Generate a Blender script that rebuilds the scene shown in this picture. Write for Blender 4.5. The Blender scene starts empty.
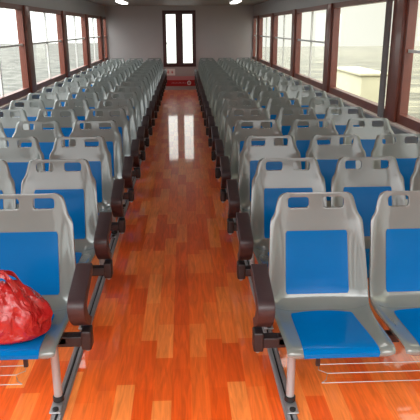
import bpy, bmesh, math, random
from mathutils import Vector, Matrix, noise
random.seed(7)
SC = bpy.context.scene
COL = SC.collection
R = math.radians

# ------------------------------------------------------------------ materials
def mat(name):
    m = bpy.data.materials.new(name); m.use_nodes = True
    return m, m.node_tree.nodes, m.node_tree.links, m.node_tree.nodes['Principled BSDF']
def plain(name, col, rough=.5, metal=0., coat=0., spec=.5, bump=0., bscale=40, var=0.):
    m, n, l, b = mat(name)
    b.inputs['Base Color'].default_value = (*col, 1)
    b.inputs['Roughness'].default_value = rough
    b.inputs['Metallic'].default_value = metal
    b.inputs['Coat Weight'].default_value = coat
    b.inputs['Coat Roughness'].default_value = .08
    b.inputs['Specular IOR Level'].default_value = spec
    tc = n.new('ShaderNodeTexCoord'); no = n.new('ShaderNodeTexNoise')
    no.inputs['Scale'].default_value = bscale; no.inputs['Detail'].default_value = 3
    l.new(tc.outputs['Object'], no.inputs['Vector'])
    if var:
        mx = n.new('ShaderNodeMix'); mx.data_type = 'RGBA'
        mx.inputs['A'].default_value = (*[c*(1-var) for c in col], 1)
        mx.inputs['B'].default_value = (*[min(1, c*(1+var)) for c in col], 1)
        l.new(no.outputs['Fac'], mx.inputs['Factor']); l.new(mx.outputs['Result'], b.inputs['Base Color'])
    if bump:
        bp = n.new('ShaderNodeBump'); bp.inputs['Strength'].default_value = bump; bp.inputs['Distance'].default_value = .01
        l.new(no.outputs['Fac'], bp.inputs['Height']); l.new(bp.outputs['Normal'], b.inputs['Normal'])
    return m

M = {}
M['shell'] = plain('grey_plastic', (.165, .184, .175), .2, coat=.9, bump=.05, bscale=9, var=.06)
M['blue'] = plain('blue_plastic', (.0, .130, .40), .16, coat=.0, spec=.14, bump=.06, bscale=10, var=.06)
M['armrest'] = plain('brown_plastic', (.040, .023, .026), .42, bump=.1, bscale=120, var=.15)
M['bracket'] = plain('dark_bracket', (.016, .009, .010), .45, var=.2)
M['alu'] = plain('aluminium', (.46, .46, .48), .36, metal=.8, var=.08)
M['chrome'] = plain('steel_tube', (.42, .43, .44), .35, metal=.35, var=.05)
M['rubber'] = plain('black_rubber', (.012, .012, .013), .55, var=.2)
M['wire'] = plain('steel_wire', (.40, .37, .36), .4, metal=.8)
M['frame'] = plain('red_brown_frame', (.17, .040, .022), .38, coat=.2, bscale=12, var=.25)
M['darkframe'] = plain('dark_red_frame', (.055, .010, .010), .4, var=.2)
M['ledge'] = plain('lit_ledge', (.72, .62, .57), .35, var=.06)  # pale tone paints in the light caught along the sill edge
M['wallgrey'] = plain('grey_wall_panel', (.33, .33, .33), .4, bscale=3, var=.06)
M['wallwhite'] = plain('white_wall_panel', (.40, .375, .38), .4, bscale=3, var=.05)
M['ceiling'] = plain('ceiling_panel', (.22, .20, .17), .6, bscale=3, var=.03)
M['banner'] = plain('red_banner', (.36, .012, .018), .5, bscale=20, var=.12)
M['bannerpink'] = plain('pink_stripe', (.52, .22, .24), .5, var=.05)
M['white'] = plain('white_paint', (.75, .74, .73), .5)
M['redmark'] = plain('red_paint', (.45, .02, .02), .5)
M['bar'] = plain('white_bar', (.75, .75, .72), .35, var=.03)
M['curtain'] = plain('grey_curtain', (.25, .24, .25), .8, bump=.3, bscale=30, var=.1)
M['concrete'] = plain('pale_concrete', (.42, .39, .27), .9, bscale=1.5, var=.12, bump=.2)

# glass: clear with a fresnel sheen
m, n, l, b = mat('window_glass')
out = n['Material Output']; n.remove(b)
tr = n.new('ShaderNodeBsdfTransparent'); gl = n.new('ShaderNodeBsdfGlossy'); gl.inputs['Roughness'].default_value = .02
fr = n.new('ShaderNodeFresnel'); fr.inputs['IOR'].default_value = 1.2
tr.inputs['Color'].default_value = (.95, .96, .95, 1)
mx = n.new('ShaderNodeMixShader')
ge = n.new('ShaderNodeNewGeometry'); sb = n.new('ShaderNodeMath'); sb.operation = 'SUBTRACT'; sb.use_clamp = True   # sheen on the outer face only
l.new(fr.outputs[0], sb.inputs[0]); l.new(ge.outputs['Backfacing'], sb.inputs[1])
l.new(sb.outputs[0], mx.inputs[0]); l.new(tr.outputs[0], mx.inputs[1]); l.new(gl.outputs[0], mx.inputs[2]); l.new(mx.outputs[0], out.inputs[0])
M['glass'] = m

# floor: staggered orange wood strips, glossy
m, n, l, b = mat('orange_wood_floor')
tc = n.new('ShaderNodeTexCoord'); mp = n.new('ShaderNodeMapping')
mp.inputs['Rotation'].default_value = (0, 0, R(90)); mp.inputs['Location'].default_value = (.13, .012, 0)
l.new(tc.outputs['Object'], mp.inputs['Vector'])
br = n.new('ShaderNodeTexBrick')
br.inputs['Scale'].default_value = 1; br.inputs['Brick Width'].default_value = .36; br.inputs['Row Height'].default_value = .088
br.inputs['Mortar Size'].default_value = .0006; br.inputs['Mortar Smooth'].default_value = .3; br.offset = .37; br.offset_frequency = 3; br.squash = 1.25; br.squash_frequency = 2
br.inputs['Color1'].default_value = (0, 0, 0, 1); br.inputs['Color2'].default_value = (1, 1, 1, 1); br.inputs['Mortar'].default_value = (.15, .15, .15, 1)
l.new(mp.outputs[0], br.inputs['Vector'])
cr = n.new('ShaderNodeValToRGB'); e = cr.color_ramp.elements
e[0].position = 0; e[0].color = (.76, .090, .008, 1)
e[1].position = 1; e[1].color = (.98, .27, .058, 1)
for p_, c_ in ((.3, (.84, .110, .012, 1)), (.5, (.92, .16, .022, 1)), (.75, (.93, .205, .036, 1))):
    q = e.new(p_); q.color = c_
l.new(br.outputs['Color'], cr.inputs[0])
mp2 = n.new('ShaderNodeMapping'); mp2.inputs['Scale'].default_value = (26, 2.2, 1)
l.new(tc.outputs['Object'], mp2.inputs['Vector'])
ng = n.new('ShaderNodeTexNoise'); ng.inputs['Scale'].default_value = 1.6; ng.inputs['Detail'].default_value = 5; ng.inputs['Distortion'].default_value = 1.2
l.new(mp2.outputs[0], ng.inputs['Vector'])
gr = n.new('ShaderNodeMapRange'); gr.inputs[1].default_value = .3; gr.inputs[2].default_value = .7; gr.inputs[3].default_value = .78; gr.inputs[4].default_value = 1.15
l.new(ng.outputs['Fac'], gr.inputs[0])
mu = n.new('ShaderNodeVectorMath'); mu.operation = 'SCALE'
l.new(cr.outputs[0], mu.inputs[0]); l.new(gr.outputs[0], mu.inputs['Scale'])
l.new(mu.outputs[0], b.inputs['Base Color'])
b.inputs['Roughness'].default_value = .32; b.inputs['Specular IOR Level'].default_value = .3
b.inputs['Coat Weight'].default_value = .9; b.inputs['Coat Roughness'].default_value = .05
nb = n.new('ShaderNodeTexNoise'); nb.inputs['Scale'].default_value = 5; nb.inputs['Detail'].default_value = 2
l.new(tc.outputs['Object'], nb.inputs['Vector'])
bp = n.new('ShaderNodeBump'); bp.inputs['Strength'].default_value = .07; bp.inputs['Distance'].default_value = .008
l.new(nb.outputs['Fac'], bp.inputs['Height']); l.new(bp.outputs['Normal'], b.inputs['Normal']); l.new(bp.outputs['Normal'], b.inputs['Coat Normal'])
M['floor'] = m

# red thin plastic bag
m, n, l, b = mat('red_bag_plastic')
b.inputs['Base Color'].default_value = (.40, .010, .010, 1); b.inputs['Roughness'].default_value = .25
b.inputs['Subsurface Weight'].default_value = .0; b.inputs['Subsurface Radius'].default_value = (.03, .006, .005); b.inputs['Coat Weight'].default_value = .5
tc = n.new('ShaderNodeTexCoord'); nv = n.new('ShaderNodeTexNoise'); nv.inputs['Scale'].default_value = 17; nv.inputs['Detail'].default_value = 4; nv.inputs['Distortion'].default_value = 1.5
l.new(tc.outputs['Object'], nv.inputs['Vector'])
bp = n.new('ShaderNodeBump'); bp.inputs['Strength'].default_value = .7; bp.inputs['Distance'].default_value = .02
l.new(nv.outputs['Fac'], bp.inputs['Height']); l.new(bp.outputs['Normal'], b.inputs['Normal'])
M['bag'] = m

# water and quay outside
m, n, l, b = mat('river_water')
b.inputs['Base Color'].default_value = (.25, .23, .145, 1); b.inputs['Roughness'].default_value = .12
tc = n.new('ShaderNodeTexCoord'); mp = n.new('ShaderNodeMapping'); mp.inputs['Scale'].default_value = (.35, 1.1, 1)
nv = n.new('ShaderNodeTexNoise'); nv.inputs['Scale'].default_value = .9; nv.inputs['Detail'].default_value = 5; nv.inputs['Distortion'].default_value = .8
l.new(tc.outputs['Object'], mp.inputs['Vector']); l.new(mp.outputs[0], nv.inputs['Vector'])
bp = n.new('ShaderNodeBump'); bp.inputs['Strength'].default_value = .8; bp.inputs['Distance'].default_value = .25
l.new(nv.outputs['Fac'], bp.inputs['Height']); l.new(bp.outputs['Normal'], b.inputs['Normal'])
cr = n.new('ShaderNodeValToRGB'); cr.color_ramp.elements[0].position = .42; cr.color_ramp.elements[0].color = (.05, .045, .025, 1)
cr.color_ramp.elements[1].position = .6; cr.color_ramp.elements[1].color = (.25, .23, .145, 1)
l.new(nv.outputs['Fac'], cr.inputs[0]); l.new(cr.outputs[0], b.inputs['Base Color'])
M['water'] = m
m, n, l, b = mat('quay_ground')
tc = n.new('ShaderNodeTexCoord')
nv = n.new('ShaderNodeTexNoise'); nv.inputs['Scale'].default_value = 1.7; nv.inputs['Detail'].default_value = 7; nv.inputs['Roughness'].default_value = .7
l.new(tc.outputs['Object'], nv.inputs['Vector'])
cr = n.new('ShaderNodeValToRGB'); cr.color_ramp.elements[0].position = .36; cr.color_ramp.elements[0].color = (.03, .03, .026, 1)
cr.color_ramp.elements[1].position = .62; cr.color_ramp.elements[1].color = (.17, .168, .155, 1)
l.new(nv.outputs['Fac'], cr.inputs[0]); l.new(cr.outputs[0], b.inputs['Base Color']); b.inputs['Roughness'].default_value = .9
M['quay'] = m

# ------------------------------------------------------------------ mesh helpers
def link(name, bm, m, parent=None, loc=None, smooth=True, bevel=0.):
    me = bpy.data.meshes.new(name); bm.normal_update(); bm.to_mesh(me); bm.free()
    o = bpy.data.objects.new(name, me); COL.objects.link(o)
    me.materials.append(m)
    if smooth:
        for p in me.polygons: p.use_smooth = True
        me.set_sharp_from_angle(angle=R(38))
    if parent: o.parent = parent
    if loc: o.location = loc
    if bevel:
        bv = o.modifiers.new('bevel', 'BEVEL'); bv.width = bevel; bv.segments = 3; bv.limit_method = 'ANGLE'; bv.angle_limit = R(35)
        bake(o)
    return o
def bake(o):
    dg = bpy.context.evaluated_depsgraph_get()
    me = bpy.data.meshes.new_from_object(o.evaluated_get(dg))
    old = o.data; o.modifiers.clear(); o.data = me; me.name = old.name
    for p in me.polygons: p.use_smooth = True
    me.set_sharp_from_angle(angle=R(38))
def add_box(bm, x0, x1, y0, y1, z0, z1):
    v = [bm.verts.new((x, y, z)) for x in (x0, x1) for y in (y0, y1) for z in (z0, z1)]
    for f in ((0, 1, 3, 2), (4, 6, 7, 5), (0, 4, 5, 1), (2, 3, 7, 6), (0, 2, 6, 4), (1, 5, 7, 3)):
        bm.faces.new([v[i] for i in f])
    return bm
def box(*a): return add_box(bmesh.new(), *a)
def add_tube(bm, pts, r, seg=10, closed=False):
    pts = [Vector(p) for p in pts]; rings = []
    N = len(pts)
    for i, p in enumerate(pts):
        a = pts[i-1] if (i > 0 or closed) else p; c = pts[(i+1) % N] if (i < N-1 or closed) else p
        t = (c-a).normalized(); up = Vector((0, 0, 1)) if abs(t.z) < .9 else Vector((1, 0, 0))
        u = t.cross(up).normalized(); w = t.cross(u)
        rr = r[i] if isinstance(r, (list, tuple)) else r
        rings.append([bm.verts.new(p + rr*(math.cos(2*math.pi*k/seg)*u + math.sin(2*math.pi*k/seg)*w)) for k in range(seg)])
    for i in range(N if closed else N-1):
        A, B = rings[i], rings[(i+1) % N]
        for k in range(seg): bm.faces.new((A[k], A[(k+1) % seg], B[(k+1) % seg], B[k]))
    if not closed:
        bm.faces.new(rings[0]); bm.faces.new(list(reversed(rings[-1])))
    bmesh.ops.recalc_face_normals(bm, faces=bm.faces)
    return bm
def add_prism(bm, prof, x0, x1):
    """profile in (y,z) extruded along x"""
    A = [bm.verts.new((x0, y, z)) for y, z in prof]; B = [bm.verts.new((x1, y, z)) for y, z in prof]
    N = len(prof)
    for i in range(N): bm.faces.new((A[i], A[(i+1) % N], B[(i+1) % N], B[i]))
    bm.faces.new(A); bm.faces.new(B); bmesh.ops.recalc_face_normals(bm, faces=bm.faces)
    return bm
def catmull(pts, n):
    P = [Vector(p) for p in pts]; P = [2*P[0]-P[1]] + P + [2*P[-1]-P[-2]]; out = []
    for i in range(1, len(P)-2):
        for k in range(n):
            t = k/n; a, b_, c, d = P[i-1:i+3]
            out.append(.5*((2*b_) + (c-a)*t + (2*a-5*b_+4*c-d)*t*t + (3*b_-a-3*c+d)*t**3))
    out.append(P[-2]); return out
def empty(name, loc=(0, 0, 0)):
    o = bpy.data.objects.new(name, None); COL.objects.link(o); o.location = loc; o.empty_display_size = .1
    return o
def tag(o, label=None, cat=None, group=None, kind=None):
    if label: o['label'] = label
    if cat: o['category'] = cat
    if group: o['group'] = group
    if kind: o['kind'] = kind
    return o
def struct(name, bm, m, parent=None, **k):
    o = link(name, bm, m, parent, **k)
    if not parent: o['kind'] = 'structure'
    return o
def copy_tree(o, parent=None):
    c = o.copy(); COL.objects.link(c); c.parent = parent
    for ch in list(o.children): copy_tree(ch, c)
    return c

# ------------------------------------------------------------------ layout numbers
PITCH, XC, ROWP = .47, .671, .75          # seat pitch across, first column centre, row pitch
YR, YL = 2.557, 2.611                     # back line of the nearest rows, right and left block
NROW = 18
WX = 1.98                                 # half width of the cabin
YF, YN = 16.4, -2.6                      # far and near walls
ZC = 2.2
SILL = .83

# ------------------------------------------------------------------ room shell
struct('floor', box(-WX-.1, WX+.1, YN-.1, YF+.1, -.08, 0), M['floor'], smooth=False)
struct('ceiling', box(-WX-.1, WX+.1, .55, YF+.1, ZC, ZC+.06), M['ceiling'], smooth=False)  # open towards the near wall, gap added to let sky light in
PS = {1: [-2.15, .3, 2.80, 5.27, 7.82, 10.31, 12.85, 15.25, 16.5], -1: [-1.9, .6, 3.1, 5.6, 8.10, 10.60, 13.10, 15.45, 16.5]}
ZT = 1.92
wn = 0
for side, sx in (('left', -1), ('right', 1)):
    POSTS = PS[sx]
    bm = bmesh.new()
    xa, xb = sorted((sx*WX, sx*(WX+.08)))
    add_box(bm, xa, xb, YN, YF, 0, SILL-.05)
    add_box(bm, xa, xb, YN, YF, ZT, ZC)
    struct('wall_'+side, bm, M['wallgrey'], smooth=False)
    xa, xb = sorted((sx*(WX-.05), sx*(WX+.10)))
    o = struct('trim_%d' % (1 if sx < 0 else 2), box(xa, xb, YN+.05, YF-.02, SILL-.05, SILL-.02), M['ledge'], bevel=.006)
    k = 3 if sx < 0 else 4
    bm = bmesh.new()
    xa, xb = sorted((sx*(WX-.035), sx*(WX+.09)))
    for y in POSTS:
        if y > YF-.2 or y < YN+.2: continue
        add_box(bm, xa, xb, y-.13, y+.13, SILL-.02, ZT)
    struct('trim_%d' % k, bm, M['frame'], bevel=.008)
    for i in range(len(POSTS)-1):
        y0, y1 = POSTS[i]+.13, POSTS[i+1]-.13
        if i == len(POSTS)-2: y1 = YF-.02
        wn += 1
        bm = bmesh.new()
        xa, xb = sorted((sx*(WX-.01), sx*(WX+.06)))
        add_box(bm, xa, xb, y0, y1, SILL-.02, SILL+.06)
        add_box(bm, xa, xb, y0, y1, ZT-.06, ZT)
        add_box(bm, xa, xb, y0, y0+.06, SILL+.06, ZT-.06)
        add_box(bm, xa, xb, y1-.06, y1, SILL+.06, ZT-.06)
        w = struct('window_%d' % wn, bm, M['frame'], smooth=False)
        ym = (y0+y1)/2
        xa, xb = sorted((sx*(WX+.015), sx*(WX+.04)))
        bm = box(xa, xb, ym-.018, ym+.018, SILL+.06, ZT-.06)
        if not (sx > 0 and i == 3): link('mullion', bm, M['bar'], w, smooth=False)   # this bay is one clear pane
        else: bm.free()
        if not (sx > 0 and i == 3): link('rail', box(xa, xb, y0+.06, y1-.06, 1.42, 1.445), M['bar'], w, smooth=False)
        xa, xb = sorted((sx*(WX+.025), sx*(WX+.031)))
        link('pane', box(xa, xb, y0+.06, y1-.06, SILL+.06, ZT-.06), M['glass'], w, smooth=False)

def endwall(name, y0, y1, holes, z0, z1, m):
    bm = bmesh.new(); x = -WX-.08
    for a, b_ in holes:
        add_box(bm, x, a, y0, y1, 0, ZC)
        add_box(bm, a, b_, y0, y1, 0, z0); add_box(bm, a, b_, y0, y1, z1, ZC); x = b_
    add_box(bm, x, WX+.08, y0, y1, 0, ZC)
    return struct(name, bm, m, smooth=False)
def endwindow(a, b_, y, z0, z1, fw, m, dep=.05):
    global wn; wn += 1
    bm = bmesh.new()
    add_box(bm, a, b_, y-dep, y+dep, z0, z0+fw); add_box(bm, a, b_, y-dep, y+dep, z1-fw, z1)
    add_box(bm, a, a+fw, y-dep, y+dep, z0+fw, z1-fw); add_box(bm, b_-fw, b_, y-dep, y+dep, z0+fw, z1-fw)
    w = struct('window_%d' % wn, bm, m, smooth=False)
    link('pane', box(a+fw, b_-fw, y-.003, y+.003, z0+fw, z1-fw), M['glass'], w, smooth=False)
    return w
FH = [(-.49, -.035), (-.015, .44)]
endwall('wall_far', YF, YF+.08, [(-.47, .42)], .62, 2.08, M['wallwhite'])
for a, b_ in ((-.47, -.025), (-.025, .42)): endwindow(a, b_, YF+.03, .62, 2.08, .095, M['darkframe'])
NH = [(-1.62, -.98), (-.32, .32), (.98, 1.62)]
endwall('wall_near', YN-.08, YN, NH, .75, 2.12, M['wallgrey'])
for a, b_ in NH: endwindow(a, b_, YN-.04, .75, 2.12, .06, M['frame'])

# fill lamps added over the seats to light floor and shells
m, n, l, b = mat('fill_diffuser'); b.inputs['Base Color'].default_value = (.9, .9, .9, 1)
b.inputs['Emission Color'].default_value = (1, .97, .92, 1); b.inputs['Emission Strength'].default_value = 4.5
M['lamp'] = m
lamp = None
LN = ['nearest', 'second nearest', 'middle', 'second farthest', 'farthest']
for i in range(5):
    for sx in (-1, 1):
        if lamp is None:
            lamp = o = empty('fill_lamp')
            link('fill_housing', box(-.09, .09, -.62, .62, -.035, 0), M['white'], lamp, bevel=.006)
            bm = bmesh.new(); add_prism(bm, [(-.6, -.034), (-.6, -.05), (-.585, -.062), (.585, -.062), (.6, -.05), (.6, -.034)], -.07, .07)
            link('diffuser', bm, M['lamp'], lamp, smooth=False)
        else: o = copy_tree(lamp)
        o.location = (sx*1.2, 3.9+i*2.3, ZC)
        tag(o, 'long white fill lamp added over the %s seats, %s of its row' % ('left' if sx < 0 else 'right', LN[i]), 'lamp', 'added fill lamps')

# low red banner on the far wall
t = tag(empty('wall_banner', (-.05, YF, .1)), 'low red banner with pink top stripe across the far wall', 'banner')
link('banner_face', box(-.52, .50, -.014, -.001, .0, .165), M['banner'], t, smooth=False)
link('top_stripe', box(-.52, .50, -.016, -.001, .165, .27), M['bannerpink'], t, smooth=False)
bm = bmesh.new(); ring = [(.27+.045*math.cos(a*.3927), -.018, .085+.05*math.sin(a*.3927)) for a in range(16)]
add_tube(bm, ring, .012, 6, True); add_box(bm, .262, .278, -.02, -.013, .05, .12)
link('emblem', bm, M['white'], t)
bm = bmesh.new(); x = -.22
for i in range(9):
    w = .022+.012*(i % 3); add_box(bm, x, x+w, -.018, -.013, .075, .09+.012*(i % 2)); x += w+.012
link('lettering', bm, M['bannerpink'], t, smooth=False)
t = tag(empty('wall_notice', (-.30, YF, .44)), 'small white notice with two red marks under the far windows', 'notice')
link('notice_plate', box(-.14, .14, -.008, -.001, -.05, .13), M['white'], t, smooth=False)
for x in (-.05, .06):
    bm = bmesh.new(); add_box(bm, x-.03, x+.03, -.012, -.007, .03, .045); add_box(bm, x-.008, x+.008, -.012, -.007, .0, .08)
    link('red_mark', bm, M['redmark'], t, smooth=False)

# dark grey curtain tied beside the nearest visible post on the right
bm = bmesh.new()
N = 40; A = []; B = []
for i in range(N+1):
    y = 5.405+.11*i/N; d = .010*math.sin(i*.95)
    A.append((WX-.055+d, y)); B.append((WX-.048+d, y))
for i in range(N):
    pass
va = [[bm.verts.new((x, y, z)) for x, y in A] for z in (SILL-.015, ZT+.03)]; vb = [[bm.verts.new((x, y, z)) for x, y in B] for z in (SILL-.015, ZT+.03)]
for i in range(N):
    bm.faces.new((va[0][i], va[0][i+1], va[1][i+1], va[1][i])); bm.faces.new((vb[0][i], vb[1][i], vb[1][i+1], vb[0][i+1]))
    bm.faces.new((va[0][i], vb[0][i], vb[0][i+1], va[0][i+1])); bm.faces.new((va[1][i], va[1][i+1], vb[1][i+1], vb[1][i]))
for i in (0, N): bm.faces.new((va[0][i], va[1][i], vb[1][i], vb[0][i]))
bmesh.ops.recalc_face_normals(bm, faces=bm.faces)
tag(link('curtain', bm, M['curtain']), 'narrow dark grey curtain gathered at the right window post', 'curtain')

# ------------------------------------------------------------------ outside
struct('water', box(WX+.3, 70, -30, 90, -1.3, -1.1), M['water'], smooth=False)
bm = box(5.0, 5.7, 16.3, 19.1, -1.25, .33); add_box(bm, 4.94, 5.76, 16.24, 19.16, .33, .42)
tag(link('concrete_pier', bm, M['concrete'], bevel=.03), 'pale concrete pier block standing in the water outside the right windows', 'pier')
struct('ground', box(-60, -WX-.3, -30, 90, -.6, -.4), M['quay'], smooth=False)

# ------------------------------------------------------------------ the seat
PROF = [(-.568, .386), (-.573, .399), (-.565, .411), (-.545, .416), (-.50, .416), (-.42, .410), (-.34, .403), (-.26, .397), (-.205, .398), (-.165, .408),
        (-.137, .430), (-.120, .465), (-.104, .52), (-.078, .61), (-.047, .71), (-.016, .80), (-.001, .85), (.012, .90)]
FINE = catmull([(y, z, 0) for y, z in PROF], 8)
ARC = [0.]
for i in range(1, len(FINE)): ARC.append(ARC[-1]+(FINE[i]-FINE[i-1]).length)
LEN = ARC[-1]
def prof(s):
    s = max(0, min(LEN, s))
    for i in range(1, len(ARC)):
        if ARC[i] >= s:
            t = (s-ARC[i-1])/(ARC[i]-ARC[i-1]); p = FINE[i-1].lerp(FINE[i], t)
            d = (FINE[i]-FINE[i-1]).normalized()
            return p.x, p.y, -d.y, d.x       # y, z, normal (y,z) pointing to the sitter
def s_at_z(z):
    for i in range(len(FINE)-1, 0, -1):
        if FINE[i-1].y <= z <= FINE[i].y:
            return ARC[i-1]+(ARC[i]-ARC[i-1])*(z-FINE[i-1].y)/(FINE[i].y-FINE[i-1].y)
def s_at_y(y):
    for i in range(1, len(FINE)):
        if FINE[i-1].x <= y <= FINE[i].x and FINE[i].y < .45:
            if i > 16: return ARC[i-1]+(ARC[i]-ARC[i-1])*(y-FINE[i-1].x)/(FINE[i].x-FINE[i-1].x)
def lerp_table(t, x):
    if x <= t[0][0]: return t[0][1]
    for (a, va_), (b_, vb_) in zip(t, t[1:]):
        if x <= b_:
            k = (x-a)/(b_-a); return va_+(vb_-va_)*k
    return t[-1][1]
SW = [(0, .196), (.010, .212), (.024, .216), (.10, .217), (s_at_y(-.30), .219), (s_at_y(-.20), .224), (s_at_z(.43), .230), (s_at_z(.50), .229), (s_at_z(.60), .224), (s_at_z(.70), .219),
      (s_at_z(.765), .216), (s_at_z(.780), .213), (s_at_z(.790), .208), (s_at_z(.802), .199), (s_at_z(.815), .193), (s_at_z(.83), .189), (s_at_z(.865), .180), (s_at_z(.880), .175), (s_at_z(.890), .169), (s_at_z(.896), .161), (LEN, .150)]
def wing(s):   # forward / upward curl of the side edges
    return lerp_table([(0, .004), (.05, .012), (s_at_y(-.30), .020), (s_at_y(-.20), .030), (s_at_z(.45), .034), (s_at_z(.60), .026), (s_at_z(.76), .016), (s_at_z(.82), .010), (LEN, .006)], s)
def surf(x, s, off=0.):
    y, z, ny, nz = prof(s); w = lerp_table(SW, s); u = abs(x)/w
    c = max(0., (u-.60)/.40); lift = wing(s)*c*c
    if c > .8: lift -= .010*((c-.8)/.2)**2       # rolled rim
    lift += .010*(1-min(1, u)**2)*-1 if s > s_at_z(.47) and s < s_at_z(.80) else 0
    return Vector((x, y+ny*(lift+off), z+nz*(lift+off)))
# smooth dish for the back instead of a step
def dish(s):
    return lerp_table([(s_at_z(.43), 0), (s_at_z(.52), .010), (s_at_z(.68), .011), (s_at_z(.80), .004), (LEN, .0)], s)
def surf(x, s, off=0.):
    y, z, ny, nz = prof(s); w = lerp_table(SW, s); u = min(1.02, abs(x)/w)
    c = max(0., (u-.58)/.42); lift = wing(s)*c*c
    if c > .8: lift -= .008*((c-.8)/.2)**2
    lift -= dish(s)*(1-u*u)
    return Vector((x, y+ny*(lift+off), z+nz*(lift+off)))
def sheet(s0, s1, ns, nx, half=None, corner=0., off=0., thick=.006, m=None, name='', parent=None, bow=0.):
    bm = bmesh.new(); G = []
    for i in range(ns+1):
        s = s0+(s1-s0)*i/ns; row = []
        hw = lerp_table(SW, s) if half is None else (half[0]+(half[1]-half[0])*i/ns)
        if corner:
            e = min(s-s0, s1-s)
            if e < corner: hw -= corner-math.sqrt(max(0, corner**2-(corner-e)**2))
        for j in range(nx+1):
            x = hw*(-1+2*j/nx)
            ss = s
            if bow: ss = s + bow*(1-(x/hw)**2)*(i/ns)
            row.append(bm.verts.new(surf(x, ss, off)))
        G.append(row)
    for i in range(ns):
        for j in range(nx): bm.faces.new((G[i][j], G[i][j+1], G[i+1][j+1], G[i+1][j]))
    bmesh.ops.recalc_face_normals(bm, faces=bm.faces)
    bm.normal_update()
    f = bm.faces[len(bm.faces)//2] if False else None
    o = link(name, bm, m, parent)
    # orient to the sitter: normals up / toward -y
    tot = sum((p.normal.z - p.normal.y)*p.area for p in o.data.polygons)
    if tot < 0: o.data.flip_normals()
    md = o.modifiers.new('solid', 'SOLIDIFY'); md.thickness = thick; md.offset = -1
    return o
S_SPLIT = s_at_y(-.185)
root = empty('ferry_seat', (XC, YR, 0))
back = sheet(S_SPLIT, LEN, 64, 28, thick=.016, m=M['shell'], name='backrest', parent=root)
# handle slots
cb = bmesh.new()
for sx in (-1, 1):
    x0, x1, z0, z1, r = .031, .131, .829, .880, .016
    if sx < 0: x0, x1 = -x1, -x0
    pr = []
    for (cx, cz, a0) in ((x1-r, z1-r, 0), (x0+r, z1-r, 90), (x0+r, z0+r, 180), (x1-r, z0+r, 270)):
        for k in range(6): pr.append((cx+r*math.cos(R(a0+18*k)), cz+r*math.sin(R(a0+18*k))))
    A = [cb.verts.new((x, -.12, z)) for x, z in pr]; B = [cb.verts.new((x, .12, z)) for x, z in pr]; n_ = len(pr)
    for i in range(n_): cb.faces.new((A[i], A[(i+1) % n_], B[(i+1) % n_], B[i]))
    cb.faces.new(A); cb.faces.new(B)
bmesh.ops.recalc_face_normals(cb, faces=cb.faces)
cut = link('cutter', cb, M['shell'])
bo = back.modifiers.new('slots', 'BOOLEAN'); bo.object = cut; bo.operation = 'DIFFERENCE'; bo.solver = 'EXACT'
bv = back.modifiers.new('bevel', 'BEVEL'); bv.width = .005; bv.segments = 2; bv.limit_method = 'ANGLE'; bv.angle_limit = R(50)
bpy.context.view_layer.update()
# parent offsets do not matter to the cut: evaluate with the seat at the origin
root.location = (0, 0, 0); bpy.context.view_layer.update()
bake(back)
bpy.data.objects.remove(cut)
seat = sheet(0, S_SPLIT, 36, 28, thick=.016, m=M['shell'], name='seat', parent=root)
bv = seat.modifiers.new('bevel', 'BEVEL'); bv.width = .005; bv.segments = 2; bv.limit_method = 'ANGLE'; bv.angle_limit = R(50)
bake(seat)
bpn = sheet(s_at_z(.452), s_at_z(.732), 24, 14, half=(.147, .143), corner=.006, off=.0035, thick=.004, m=M['blue'], name='back_panel', parent=back); bake(bpn)
tag(bpn, 'blue back panel')
spn = sheet(.004, s_at_y(-.215), 24, 14, half=(.152, .140), corner=.004, off=.0035, thick=.004, m=M['blue'], name='seat_panel', parent=seat, bow=.018); bake(spn)
tag(spn, 'blue seat panel')

ORD = ['', 'nearest', 'second nearest', 'third nearest', 'fourth nearest', 'fifth nearest', 'sixth nearest', 'seventh nearest', 'eighth nearest', 'ninth nearest', 'tenth nearest',
       'eleventh nearest', 'twelfth nearest', 'thirteenth nearest', 'fourteenth nearest', 'fifteenth nearest', 'third farthest', 'second farthest', 'farthest']
PLACE = {1: 'aisle', 2: 'middle', 3: 'window'}
first = True
HIDDEN = {(-1, 1, 2), (-1, 1, 3), (-1, 2, 3), (-1, 3, 3), (1, 1, 3)}
for row in range(1, NROW+1):
    for sx, y0 in ((-1, YL), (1, YR)):
        for c in (1, 2, 3):
            if (sx, row, c) in HIDDEN: continue
            o = root if first else copy_tree(root)
            first = False
            o.location = (sx*(XC+PITCH*(c-1)), y0+(row-1)*ROWP, 0)
            side = 'left' if sx < 0 else 'right'
            lab = 'grey and blue plastic %s seat in the %s row, %s of the aisle' % (PLACE[c], ORD[row], side)
            if (sx, row, c) == (-1, 1, 1): lab = 'nearest aisle seat left of the aisle, grey and blue, holding the red bag'
            tag(o, lab, 'seat', 'ferry seats')

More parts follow.
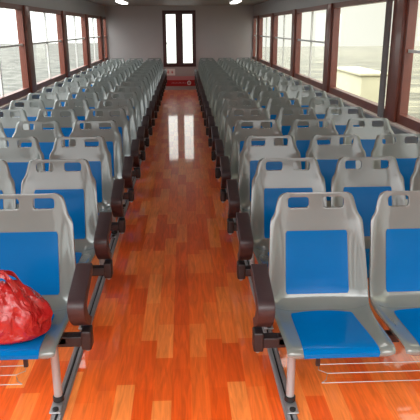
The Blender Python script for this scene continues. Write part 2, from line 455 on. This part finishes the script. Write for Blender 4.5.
# ------------------------------------------------------------------ seat frames with armrests (one per row and block); built for the right block
def arm_prof():
    pts = [(-.335, .405), (-.375, .425), (-.430, .470), (-.462, .515), (-.468, .548), (-.452, .572), (-.420, .586), (-.34, .606), (-.24, .632), (-.205, .640), (-.196, .630), (-.198, .600),
           (-.215, .588), (-.29, .568), (-.355, .548), (-.388, .528), (-.385, .505), (-.36, .470), (-.325, .445), (-.300, .425)]
    c = catmull([(y, z, 0) for y, z in pts+[pts[0]]], 3)[:-1]
    return [(v.x, v.y) for v in c]
def make_frame(sx, ncol):
    root = empty('seat_frame', (0, 0, 0))
    xs = lambda a, b_: tuple(sorted((sx*a, sx*b_)))
    xe = XC+PITCH*(ncol-1)
    by = -.36
    link('beam', box(*xs(.45, xe+.20), by-.022, by+.022, .335, .375), M['bracket'], root, bevel=.005)
    for c in range(ncol):
        x = XC+PITCH*c
        bm = bmesh.new()
        for d in (-.11, .11): add_box(bm, *xs(x+d-.018, x+d+.018), by-.13, by+.10, .372, .380)
        link('mounting_plate', bm, M['bracket'], root, smooth=False)
    for x in ((.522, xe+.12) if ncol > 1 else (.522,)):
        bm = bmesh.new(); add_tube(bm, [(sx*x, by+.035, .012), (sx*x, by+.035, .37)], .0185, 16)
        lg = link('leg', bm, M['chrome'], root)
        bm = bmesh.new(); add_tube(bm, [(sx*x, by+.035, .022), (sx*x, by+.035, .026), (sx*x, by+.035, .046), (sx*x, by+.035, .050)], [.021, .025, .025, .019], 16)
        link('collar', bm, M['rubber'], lg)
        z0 = .014 if x < .6 else 0.0
        bm = bmesh.new(); add_box(bm, sx*x-.026, sx*x+.026, by-.055, by+.075, z0, .022)
        link('foot_plate', bm, M['alu'], lg, bevel=.004)
        bm = bmesh.new(); add_tube(bm, [(sx*x, by-.035, .020), (sx*x, by-.035, .030), (sx*x, by-.035, .033)], [.014, .014, .009], 12)
        link('bolt', bm, M['rubber'], lg)
    # aisle side bracket and armrest
    bm = bmesh.new(); add_box(bm, *xs(.385, .50), by-.022, by+.030, .325, .372)
    br_ = link('armrest_bracket', bm, M['bracket'], root, bevel=.005)
    bm = bmesh.new(); add_box(bm, *xs(.345, .388), by-.032, by+.038, .312, .402)
    link('pivot_block', bm, M['bracket'], br_, bevel=.008)
    bm = bmesh.new(); add_tube(bm, [(sx*.366, by, .314), (sx*.366, by, .300), (sx*.366, by, .296)], [.012, .012, .008], 12)
    link('bolt', bm, M['chrome'], br_)
    bm = bmesh.new(); add_prism(bm, arm_prof(), *xs(.350, .420))
    ar = link('armrest', bm, M['armrest'], root, bevel=.012)
    # wire rack below the pan
    bm = bmesh.new(); x0, x1 = .60, xe+.15
    for k, (yy, zz) in enumerate(((-.50, .315), (-.53, .292), (-.56, .268))):
        add_tube(bm, [(sx*(x0+(.03 if k == 1 else 0)), yy, zz), (sx*x1, yy, zz)], .0019, 6)
    add_tube(bm, [(sx*x0, -.50, .315), (sx*(x0-.005), -.515, .300), (sx*(x0+.03), -.53, .292), (sx*(x0+.02), -.55, .275), (sx*x0, -.56, .268)], .0019, 6)
    add_tube(bm, [(sx*x1, -.50, .315), (sx*x1, -.56, .268)], .0019, 6)
    wr = link('wire_rack', bm, M['wire'], root)
    for x in ([x0-.005, x1-.01]):
        link('rack_hanger', box(*xs(x-.008, x+.008), -.508, -.494, .312, .390), M['bracket'], wr, smooth=False)
    return root
protos = {}
for row in range(1, NROW+1):
    for sx, y0 in ((-1, YL), (1, YR)):
        n_ = sum((sx, row, c) not in HIDDEN for c in (1, 2, 3))
        key = (sx, n_)
        if key in protos: o = copy_tree(protos[key])
        else: o = protos[key] = make_frame(sx, n_)
        o.location = (0, y0+(row-1)*ROWP, 0)
        side = 'left' if sx < 0 else 'right'
        tag(o, 'steel seat frame with dark brown armrest under the %s row, %s of the aisle' % (ORD[row], side), 'seat frame', 'seat frames along the aisle')

# floor tracks the legs stand on
for sx, lab in ((-1, 'left'), (1, 'right')):
    t = tag(empty('floor_track', (sx*.513, YN+.2, 0)), 'aluminium seat track running along the floor, %s edge of the aisle' % lab, 'track', 'floor tracks')
    L = YF-YN-.9
    prof_ = [(-.027, 0), (.027, 0), (.027, .006), (.020, .013), (.006, .013), (.004, .005), (-.004, .005), (-.006, .013), (-.020, .013), (-.027, .006)]
    bm = bmesh.new(); A = [bm.verts.new((x, 0, z)) for x, z in prof_]; B = [bm.verts.new((x, L, z)) for x, z in prof_]
    for i in range(len(prof_)): bm.faces.new((A[i], A[(i+1) % len(prof_)], B[(i+1) % len(prof_)], B[i]))
    bm.faces.new(A); bm.faces.new(B); bmesh.ops.recalc_face_normals(bm, faces=bm.faces)
    tr_ = link('track_profile', bm, M['alu'], t, smooth=False)
    link('track_slot', box(-.0035, .0035, .01, L-.01, .0052, .0068), M['rubber'], t, smooth=False)

# ------------------------------------------------------------------ red plastic bag on the nearest left seat
t = tag(empty('plastic_bag', (-.672, YL-.415, .418)), 'crumpled red plastic carrier bag standing on the nearest left seat', 'bag')
bm = bmesh.new(); bmesh.ops.create_icosphere(bm, subdivisions=5, radius=1)
for v in bm.verts:
    d = v.co.normalized(); az = math.atan2(d.y, d.x); h = (d.z+1)/2              # 0 bottom .. 1 top
    r = lerp_table([(0, 0), (.02, .10), (.06, .145), (.14, .172), (.30, .178), (.45, .160), (.62, .125), (.78, .085), (.90, .050), (.97, .030), (1, 0)], h)
    z = lerp_table([(0, 0), (.06, .004), (.14, .022), (.30, .075), (.45, .120), (.62, .165), (.78, .200), (.9, .225), (1, .235)], h)
    f = min(1, h*4)
    nn = noise.noise(Vector((d.x*1.8, d.y*1.8, z*7)))*.10 + noise.noise(Vector((az*2.2, z*9, 3.)))*.07
    rid = (.5-abs(noise.noise(Vector((d.x*4.5, d.y*4.5, z*12+7)))))*.16 + (.4-abs(noise.noise(Vector((math.cos(az)*4, math.sin(az)*4, z*8+3)))))*.22*min(1, h*1.3)
    k = 1+(nn+rid-.08)*f
    v.co = Vector((math.cos(az)*r*k, math.sin(az)*r*.72*k, max(.0, z*(1+nn*.5))))
link('bag_body', bm, M['bag'], t)
for sy, lean in ((-1, .02), (1, -.02)):
    bm = bmesh.new(); rows_ = []
    path = catmull([(-.075, sy*.03, .165), (-.07, sy*.032, .225), (-.045, sy*.03+lean, .258), (-.005, sy*.028+lean, .272), (.03, sy*.030, .252), (.055, sy*.035, .210), (.085, sy*.04, .150)], 6)
    for i, p in enumerate(path):
        f = i/(len(path)-1); wd = .018+.024*abs(2*f-1)**2
        rows_.append([bm.verts.new(p+Vector((0, q*wd*.6, q*wd*-.6*sy + .006*math.sin(q*5+f*9)))) for q in (-1, -.5, 0, .5, 1)])
    for i in range(len(rows_)-1):
        for j in range(4): bm.faces.new((rows_[i][j], rows_[i][j+1], rows_[i+1][j+1], rows_[i+1][j]))
    o = link('bag_handle', bm, M['bag'], t); md = o.modifiers.new('s', 'SOLIDIFY'); md.thickness = .003; bake(o)

# ------------------------------------------------------------------ daylight
w = bpy.data.worlds.new('World'); SC.world = w; w.use_nodes = True
n, l = w.node_tree.nodes, w.node_tree.links
bg = n['Background']; tc = n.new('ShaderNodeTexCoord'); sp = n.new('ShaderNodeSeparateXYZ')
l.new(tc.outputs['Generated'], sp.inputs[0])
# overcast sky: brightest over the bow (towards -y) and the left side, duller and yellowish over the river on the right
mr = n.new('ShaderNodeMapRange'); mr.interpolation_type = 'SMOOTHSTEP'; mr.inputs[1].default_value = -.7; mr.inputs[2].default_value = .7
l.new(sp.outputs['X'], mr.inputs[0])
cr = n.new('ShaderNodeMix'); cr.data_type = 'RGBA'; cr.inputs['A'].default_value = (3.8, 3.9, 3.9, 1); cr.inputs['B'].default_value = (.92, .87, .64, 1)
l.new(mr.outputs[0], cr.inputs['Factor'])
my = n.new('ShaderNodeMapRange'); my.interpolation_type = 'SMOOTHSTEP'; my.inputs[1].default_value = -.55; my.inputs[2].default_value = -.95
l.new(sp.outputs['Y'], my.inputs[0])
cf = n.new('ShaderNodeMix'); cf.data_type = 'RGBA'; cf.inputs['B'].default_value = (3.6, 3.6, 3.55, 1)
l.new(my.outputs[0], cf.inputs['Factor']); l.new(cr.outputs['Result'], cf.inputs['A']); 
mz = n.new('ShaderNodeMapRange'); mz.interpolation_type = 'SMOOTHSTEP'; mz.inputs[1].default_value = .25; mz.inputs[2].default_value = .75; mz.inputs[3].default_value = 1; mz.inputs[4].default_value = 3.5   # overcast: brighter overhead
l.new(sp.outputs['Z'], mz.inputs[0])
vm = n.new('ShaderNodeVectorMath'); vm.operation = 'SCALE'; l.new(cf.outputs['Result'], vm.inputs[0]); l.new(mz.outputs[0], vm.inputs['Scale']); l.new(vm.outputs[0], bg.inputs['Color'])
bg.inputs['Strength'].default_value = 1.0

# ------------------------------------------------------------------ camera
f_px, th, yaw, roll = 581.56, .3033, .0434, -.0050
cy, sy = math.cos(yaw), math.sin(yaw); ct, st = math.cos(th), math.sin(th)
F = Vector((sy*ct, cy*ct, -st)); Rv = Vector((cy, -sy, 0)); U = Rv.cross(F)
c, s = math.cos(roll), math.sin(roll)
R2 = c*Rv+s*U; U2 = -s*Rv+c*U
cd = bpy.data.cameras.new('camera'); cam = bpy.data.objects.new('camera', cd); COL.objects.link(cam)
cd.sensor_width = 36; cd.sensor_fit = 'HORIZONTAL'; cd.lens = 36*f_px/420; cd.clip_start = .05; cd.clip_end = 300
mw = Matrix((R2, U2, -F)).transposed().to_4x4(); mw.translation = Vector((.0686, 0, .85+.7788)); cam.matrix_world = mw
SC.camera = cam
SC.view_settings.view_transform = 'Standard'; SC.view_settings.look = 'None'; SC.view_settings.gamma = 1; SC.view_settings.use_curve_mapping = False
SC.view_settings.exposure = -0.3
